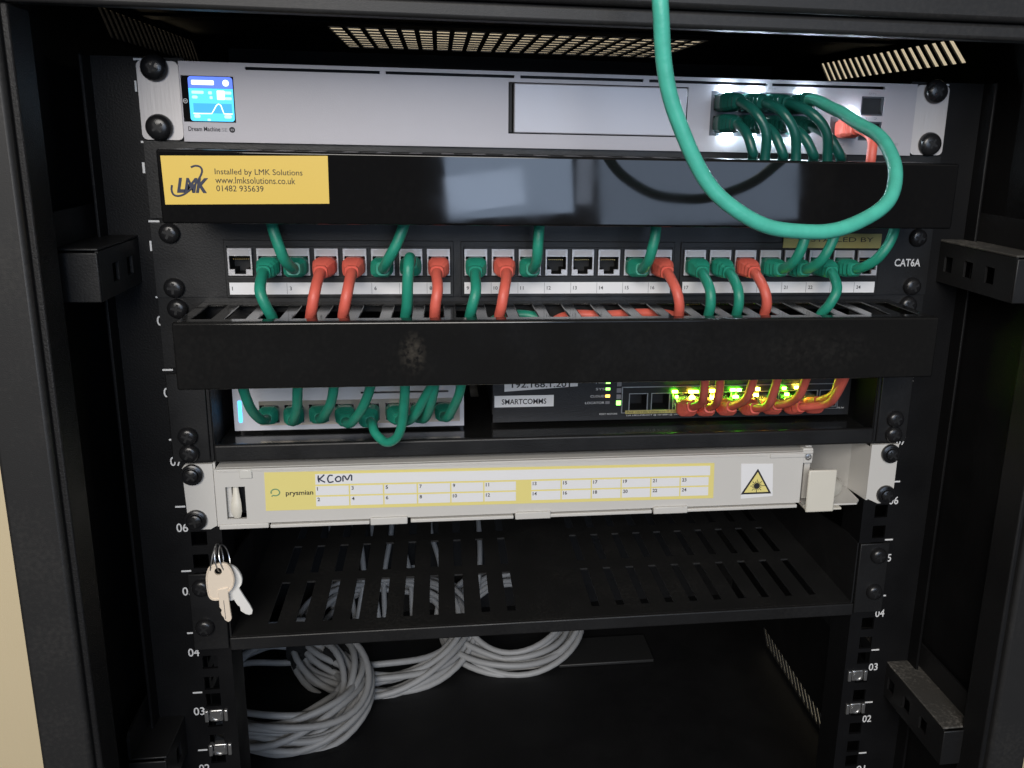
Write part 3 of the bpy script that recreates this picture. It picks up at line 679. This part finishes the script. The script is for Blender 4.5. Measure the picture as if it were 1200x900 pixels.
# ------------------------------------------------------------------ patch cords
def cord(label, color, pts, r=.0031, boot=.021, group=None, name='network_cable', m2=None, plugout=.0008):
    m = {'g': GREEN, 'r': RED, 'l': GREENL, 'd': GREEN_SHADE}[color]
    pts = [Vector(p) for p in pts]; t = thing(name, pts[0], label, 'network cable', group)
    path = catmull(pts, .0016); acc = [0.]
    fr = [random.uniform(90, 210) for _ in range(3)]; fp_ = [random.uniform(0, 6) for _ in range(3)]; dd = 0.
    for q in range(1, len(path)):       # slight waviness left by handling
        dd += .0016; k = min(1, max(0, (dd - .02) / .02)) * .00028
        path[q] = path[q] + Vector([k * math.sin(fr[c] * dd + fp_[c]) for c in range(3)])
    for a, b in zip(path, path[1:]): acc.append(acc[-1] + (b - a).length)
    nb = max(i for i, d in enumerate(acc) if d <= boot); n0 = max(i for i, d in enumerate(acc) if d <= max(0, plugout - .0015))
    def bsec(i):
        d = acc[i] / boot
        k = 1 - (max(0, d - .45) / .55) ** 1.3
        a = r * 1.30 + (.0063 - r * 1.30) * k; c = r * 1.30 + (.0056 - r * 1.30) * k
        if d > .40 and i % 2: a *= .85; c *= .85
        if d > .93: a *= .92; c *= .92
        return a, c
    part('boot', MB().sweep(path[n0:nb + 1], lambda i: bsec(i + n0), 16, sq=4.0), m2 or m, t, smooth=True, angle=24)
    k0 = max(0, nb - 2)
    part('jacket', MB().tube(path[k0:], r, 14), m, t, smooth=True, angle=60)
    d = (path[1] - path[0]).normalized(); p0 = path[0]
    part('plug', MB().box(p0.x - .0053, p0.x + .0053, p0.y - plugout, p0.y + .009, p0.z - .0036, p0.z + .0030), CLEARP, t)
    return t
WORD = 'zero one two three four five six seven eight nine ten eleven twelve thirteen fourteen fifteen sixteen seventeen eighteen nineteen twenty twenty-one twenty-two twenty-three twenty-four'.split()
SLX = [-.2055 + i * .01787 for i in range(24)]
def snap(x): c = min(SLX, key=lambda q: abs(q - x)); return max(c - .0022, min(c + .0022, x))
def j(a=.001): return random.uniform(-a, a)
def panel_down(n, color, px, ywide=-.040, run=None):
    x = PX[n - 1]; xe = snap(S(px, 372, -.034).x); dx = xe - x
    z = .4195
    cord(('green' if color == 'g' else 'red') + ' patch cord from patch panel port %s down into the lower cable manager' % WORD[n], color,
         [(x, -.0042, z), (x + j(), -.016, z + .0002), (x + .08 * dx + j(), -.028, z - .002), (x + .3 * dx + j(), ywide, .4105), (x + .7 * dx, ywide - .0015, .402), (xe, -.0365, .3935), (xe + j(), -.034, .382)] + (run or [(xe + j(), -.034, .366)]),
         group='patch cords on the patch panel')
def panel_up(n, color, px):
    x = PX[n - 1]; xe = S(px, 264, -.036).x; dx = xe - x; z = .4195
    cord('green patch cord from patch panel port %s up into the upper cable manager' % WORD[n], color,
         [(x, -.0042, z), (x + j(), -.016, z + .0002), (x + .08 * dx + j(), -.027, z + .002), (x + .35 * dx, -.037, .4285), (x + .75 * dx, -.039, .440), (xe, -.0365, .4505), (xe, -.034, .462), (xe, -.033, .475)],
         group='patch cords on the patch panel')
for n, c, px in ((2, 'g', 320), (4, 'r', 364), (5, 'r', 404), (8, 'r', 509), (10, 'r', 584), (17, 'g', 828), (18, 'g', 867), (19, 'r', 903), (22, 'g', 967)): panel_down(n, c, px)
panel_down(9, 'g', 550, run=[(-.052, -.026, .3845), (-.040, -.019, .3908), (-.024, -.018, .3915), (-.012, -.024, .386), (-.008, -.030, .372)])
panel_down(16, 'r', 801, run=[(.080, -.024, .3840), (.066, -.019, .3905), (.045, -.018, .3918), (.022, -.020, .3916), (.002, -.019, .3912), (-.010, -.022, .3860), (-.014, -.028, .372)])
for n, px in ((3, 319), (6, 475), (11, 632), (15, 768), (20, 946), (21, 980), (23, 1049)): panel_up(n, 'g', px)
x = PX[6]; xe = snap(S(476, 372, -.034).x)
cord('green patch cord arching up from patch panel port seven then down in front', 'g', [(x, -.0042, .4195), (x, -.015, .4205), (x + .0006, -.026, .4255), (x + .0006, -.037, .4290), (x, -.0450, .4250), (x - .001, -.0460, .4150), (xe + .001, -.0430, .403), (xe, -.0370, .3935), (xe, -.034, .380), (xe, -.034, .366)], group='patch cords on the patch panel')

# gateway cords
def gw_down(col, row, px, color='d', bend=0.):
    x = GX[col]; z = GZ[row]; xe = S(px, 184, -.036).x; dx = xe - x
    cord('dark green patch cord from gateway port column %s, %s row, down behind the upper manager' % (('one', 'two', 'three', 'four')[col], ('upper', 'lower')[row]), color,
         [(x, -.0046, z), (x + j(.0004), -.016, z), (x + .12 * dx, -.031, z - .0008), (x + .45 * dx, -.0415 - .003 * (1 - row), z - .0065), (x + .85 * dx, -.0445 - .003 * (1 - row), z - .0165), (xe, -.041 - bend, .4880), (xe, -.040 - bend, .474), (xe, -.035, .462)],
         r=.0029, boot=.025, plugout=.003, group='patch cords on the gateway')
for c_, r_, px, bn in ((0, 0, 890, .004), (1, 0, 925, .004), (2, 0, 962, .004), (0, 1, 878, 0), (1, 1, 913, 0), (2, 1, 949, 0), (3, 1, 981, 0)): gw_down(c_, r_, px, 'd', bn)
xe = S(1015, 184, -.036).x
cord('red patch cord from the single gateway port down behind the upper manager', 'r', [(.1729, -.0046, .5052), (.1730, -.016, .5055), (.1736, -.027, .5045), (.1748, -.038, .4995), (xe, -.0415, .4900), (xe, -.039, .478), (xe - .001, -.034, .463)], r=.0029, boot=.018, group='patch cords on the gateway')
x = GX[3]; z = GZ[0]
lp = [(x, -.0046, z), (x + .0002, -.014, z + .0002), S(950, 117, -.026), S(966, 122, -.045), S(992, 136, -.072), S(1020, 153, -.098), S(1040, 172, -.118), S(1050, 200, -.135), S(1040, 235, -.150), S(1008, 260, -.158), S(955, 272, -.163), S(900, 265, -.165), S(848, 235, -.166), S(815, 190, -.167), S(793, 138, -.168), S(779, 75, -.170), S(773, 5, -.172), S(771, -60, -.172), S(772, -120, -.168)]
cord('long bright green patch cord looping out of the gateway towards the top of the picture', 'l', lp, r=.0034, boot=.020, m2=GREEN_SHADE)

# white switch cords
def sw_up(i, tip, end, label):
    x = WX[i]; z = .3178; e = S(*end, -.036); tp = S(*tip, .002)
    cord(label, 'g', [(x, YW - .001, z), (x + (tp.x - x) * .5, .014, (z + tp.z) / 2 + .0004), (tp.x, .002, tp.z), (tp.x + (e.x - tp.x) * .30, -.012, tp.z + .006), (tp.x + (e.x - tp.x) * .75, -.029, .343), (e.x, -.037, .3575), (e.x + .002, -.034, .372), (e.x + .003, -.033, .384)], r=.0029, boot=.020, group='patch cords on the white switch')
W = 'green patch cord in port %s of the small white switch, rising to the manager'
for i, tip, end, nm in ((0, (311, 492), (284, 456), 'one'), (1, (343, 494), (351, 456), 'two'), (2, (375, 491), (393, 456), 'three'), (3, (406, 496), (437, 456), 'four'), (5, (470, 494), (508, 456), 'six'), (6, (494, 491), (511, 456), 'seven'), (7, (521, 489), (541, 456), 'eight')): sw_up(i, tip, end, W % nm)
x = WX[4]
cord('green patch cord drooping in a loop below port five of the white switch', 'g', [(x, YW - .001, .3178), (x - .0005, .014, .3170), S(436, 496, .003), S(440, 508, -.006), S(452, 518, -.013), S(465, 512, -.018), S(472, 495, -.024), S(474, 470, -.031), S(474, 450, -.036), (S(474, 440, -.034).x, -.034, .375), (S(474, 440, -.034).x, -.033, .385)], r=.0029, boot=.020, group='patch cords on the white switch')

# black switch cords
def bk_up(i, tip, mid, end, label):
    x = KX[i]; z = .3190; tp = S(*tip, .004); e = S(*end, -.036); m_ = S(*mid, -.010)
    cord(label, 'r', [(x, YK - .001, z), (x + (tp.x - x) * .35, .018, z - .0008), (tp.x, .005, tp.z), (m_.x, -.0090, m_.z), ((m_.x + e.x) / 2, -.0250, (m_.z + e.z) / 2 + .001), (e.x, -.0370, .3600), (e.x, -.034, .374), (e.x, -.033, .384)], r=.0028, boot=.026, plugout=.010, group='patch cords on the black switch')
K = 'red patch cord %s on the black switch, bending up to the manager'
for i, tip, mid, end, nm in ((2, (812, 477), (822, 473), (825, 449), 'leftmost of eight'), (3, (832, 478), (840, 473), (842, 449), 'second from left'), (4, (858, 477), (870, 471), (884, 449), 'third from left'), (5, (886, 479), (899, 476), (911, 449), 'fourth from left'), (6, (912, 475), (928, 471), (946, 449), 'fifth from left'), (7, (940, 477), (968, 474), (990, 452), 'sixth from left'), (8, (962, 470), (975, 464), (984, 447), 'seventh from left')):
    bk_up(i, tip, mid, end, K % nm)

# ------------------------------------------------------------------ keys on the left rail
kt = thing('key_bunch', S(250, 655, -.006), 'two small metal keys on wire rings hanging from the left rail', 'keys')
def KS(cx_, cy_, y): p = S(220 + cx_ / 9, 640 + cy_ / 9, y); return (p.x, p.z)
def holed(name, outer, inner, y0, y1, m, parent):
    bm = bmesh.new(); off = root_of(parent).location; es = []
    for lp_ in (outer, inner):
        if not lp_: continue
        vv = [bm.verts.new((a - off.x, y0 - off.y, b - off.z)) for a, b in lp_]
        es += [bm.edges.new((vv[k], vv[(k + 1) % len(vv)])) for k in range(len(vv))]
    fs = bmesh.ops.triangle_fill(bm, edges=es, use_beauty=True)
    ex = bmesh.ops.extrude_face_region(bm, geom=bm.faces[:])
    for v in [g for g in ex['geom'] if isinstance(g, bmesh.types.BMVert)]: v.co.y += (y1 - y0)
    bmesh.ops.recalc_face_normals(bm, faces=bm.faces)
    me = bpy.data.meshes.new(name); bm.to_mesh(me); bm.free(); me.materials.append(m)
    o = bpy.data.objects.new(name, me); COL.objects.link(o); o.parent = parent; return o
def key(out_bow, hole, blade, ybase, m, lab):
    out = [KS(*p, ybase) for p in [tuple(v)[:2] for v in catmull([(a, b, 0) for a, b in out_bow] + [(*out_bow[0], 0)], 25)[:-1]]]
    hc = [KS(hole[0] + hole[2] * math.cos(R(a)), hole[1] + hole[2] * math.sin(R(a)), ybase) for a in range(0, 360, 24)]
    k = holed('key', out, hc, ybase, ybase + .0016, m, kt); k['label'] = lab
    # raised rim on the bow
    c = Vector((sum(p[0] for p in out) / len(out), 0, sum(p[1] for p in out) / len(out)))
    part('rim', MB().ring([(c.x + (a - c.x) * .93, ybase - .0001, c.z + (b - c.z) * .93) for a, b in out], .0004), m, k, smooth=True)
    bl = [KS(*p, ybase) for p in blade]
    part('blade', MB().prism(bl, ybase - .0006, ybase + .0010), m, k, bevel=.00025)
    return k
k1 = key([(190, 340), (203, 262), (235, 212), (310, 188), (390, 182), (432, 205), (468, 262), (490, 340), (488, 405), (466, 455), (425, 495), (385, 545), (330, 572), (262, 572), (220, 535), (198, 440)], (320, 268, 40),
    [(318, 460), (425, 430), (428, 500), (436, 570), (452, 680), (466, 755), (455, 782), (430, 797), (392, 775), (380, 745), (362, 728), (352, 700), (360, 668), (336, 642), (332, 575), (322, 520)], -.0150, NICKEL2, 'warm nickel key in front')
k2 = key([(395, 215), (440, 200), (500, 225), (550, 285), (575, 345), (568, 405), (540, 445), (545, 500), (500, 560), (440, 575), (420, 540), (420, 480), (430, 400), (400, 300)], (430, 300, 22),
    [(440, 510), (535, 400), (545, 445), (600, 535), (655, 615), (686, 672), (680, 712), (650, 722), (612, 712), (560, 680), (552, 635), (530, 622), (505, 588), (490, 560)], -.0105, NICKEL, 'bright silver key behind')
groove = [KS(378, 575, -.0158), KS(400, 770, -.0158)]
part('groove', MB().sweep([(a, -.0157, b) for a, b in groove], lambda i: (.0002, .0002), 6), mat('dark_groove', (.2, .19, .18), .5), k1)
for i, (cx_, cy_, tilt) in enumerate(((262, 150, 12), (322, 140, -8), (380, 145, -14))):
    p = S(220 + cx_ / 9, 640 + cy_ / 9, -.011); rr = .0066
    ang = R(75 + tilt)
    c = Vector((p.x, -.0090, p.z)); e1 = Vector((math.cos(R(80 + tilt)) * .25, .95, .1)).normalized(); e2 = Vector((math.sin(R(tilt)), 0, 1)).normalized()
    part('wire_ring', MB().ring([c + e1 * (rr * math.cos(t / 24 * 6.2832)) + e2 * (rr * 1.35 * math.sin(t / 24 * 6.2832)) for t in range(24)], .00045, 8), ZINC, kt, smooth=True)

# ------------------------------------------------------------------ grey cable coils at the bottom
def coil(label, fn, n, jit, ties):
    t = thing('cable_coil', fn(0., 0., 0.), label, 'cable coil')
    for i in range(n):
        a, b = (i % 4) - 1.5, (i // 4) - 1.
        pts = []
        ph = random.uniform(0, 6.28); ph2 = random.uniform(0, 6.28)
        for k in range(48):
            th = k / 48 * 2 * math.pi
            pts.append(fn(th, a + jit * math.sin(2 * th + ph), b + jit * math.sin(3 * th + ph2)))
        part('cable_loop', MB().ring(pts, .0033, 9), GREYC, t, smooth=True, angle=80)
    for th in ties:
        pts = [fn(th + d, 0, 0) for d in (-.14, -.05, .05, .14)]
        part('cable_tie', MB().sweep(pts, lambda i: (.0175, .0150), 12, sq=3.), VELCRO, t, smooth=True)
    return t
def oval(cx_, cy_, cz_, ra, rb_, rot, lift, tilt):
    def f_(th, a, b):
        u = (ra + a * .0064) * math.cos(th); v = (rb_ + a * .0064) * math.sin(th)
        x_ = cx_ + u * math.cos(rot) - v * math.sin(rot); yy = u * math.sin(rot) + v * math.cos(rot)
        return Vector((x_, cy_ + yy * math.cos(tilt) - (b * .0068 + lift) * math.sin(tilt), cz_ + yy * math.sin(tilt) + (b * .0068 + lift) * math.cos(tilt)))
    return f_
coil('grey network cable coiled on the cabinet floor behind the left rail', oval(-.238, .250, -.040, .076, .066, R(-20), 0, R(8)), 20, .9, (R(100), R(62)))
coil('grey cable coil with a black tie on the floor, left of the middle', oval(-.142, .338, -.034, .086, .080, R(0), 0, R(14)), 14, .8, (R(200),))
coil('grey cable coil on the floor near the middle of the back', oval(.000, .352, -.036, .070, .068, R(0), 0, R(14)), 13, .55, ())
t = thing('cable_bundle', (-.11, .402, -.05), 'grey cables running up the back panel behind the vented shelf', 'cables')
for i in range(11):
    x = -.205 + i * .017 + j(.004); p = [(x + j(.01), .385 + j(.01), -.052), (x + j(.008), .400, .0), (x + j(.01), .405 + j(.006), .06), (x + j(.012), .400 + j(.008), .13), (x + j(.01), .406, .20)]
    part('cable', MB().tube(catmull(p, .006), .0031, 9), GREYC, t, smooth=True, angle=80)
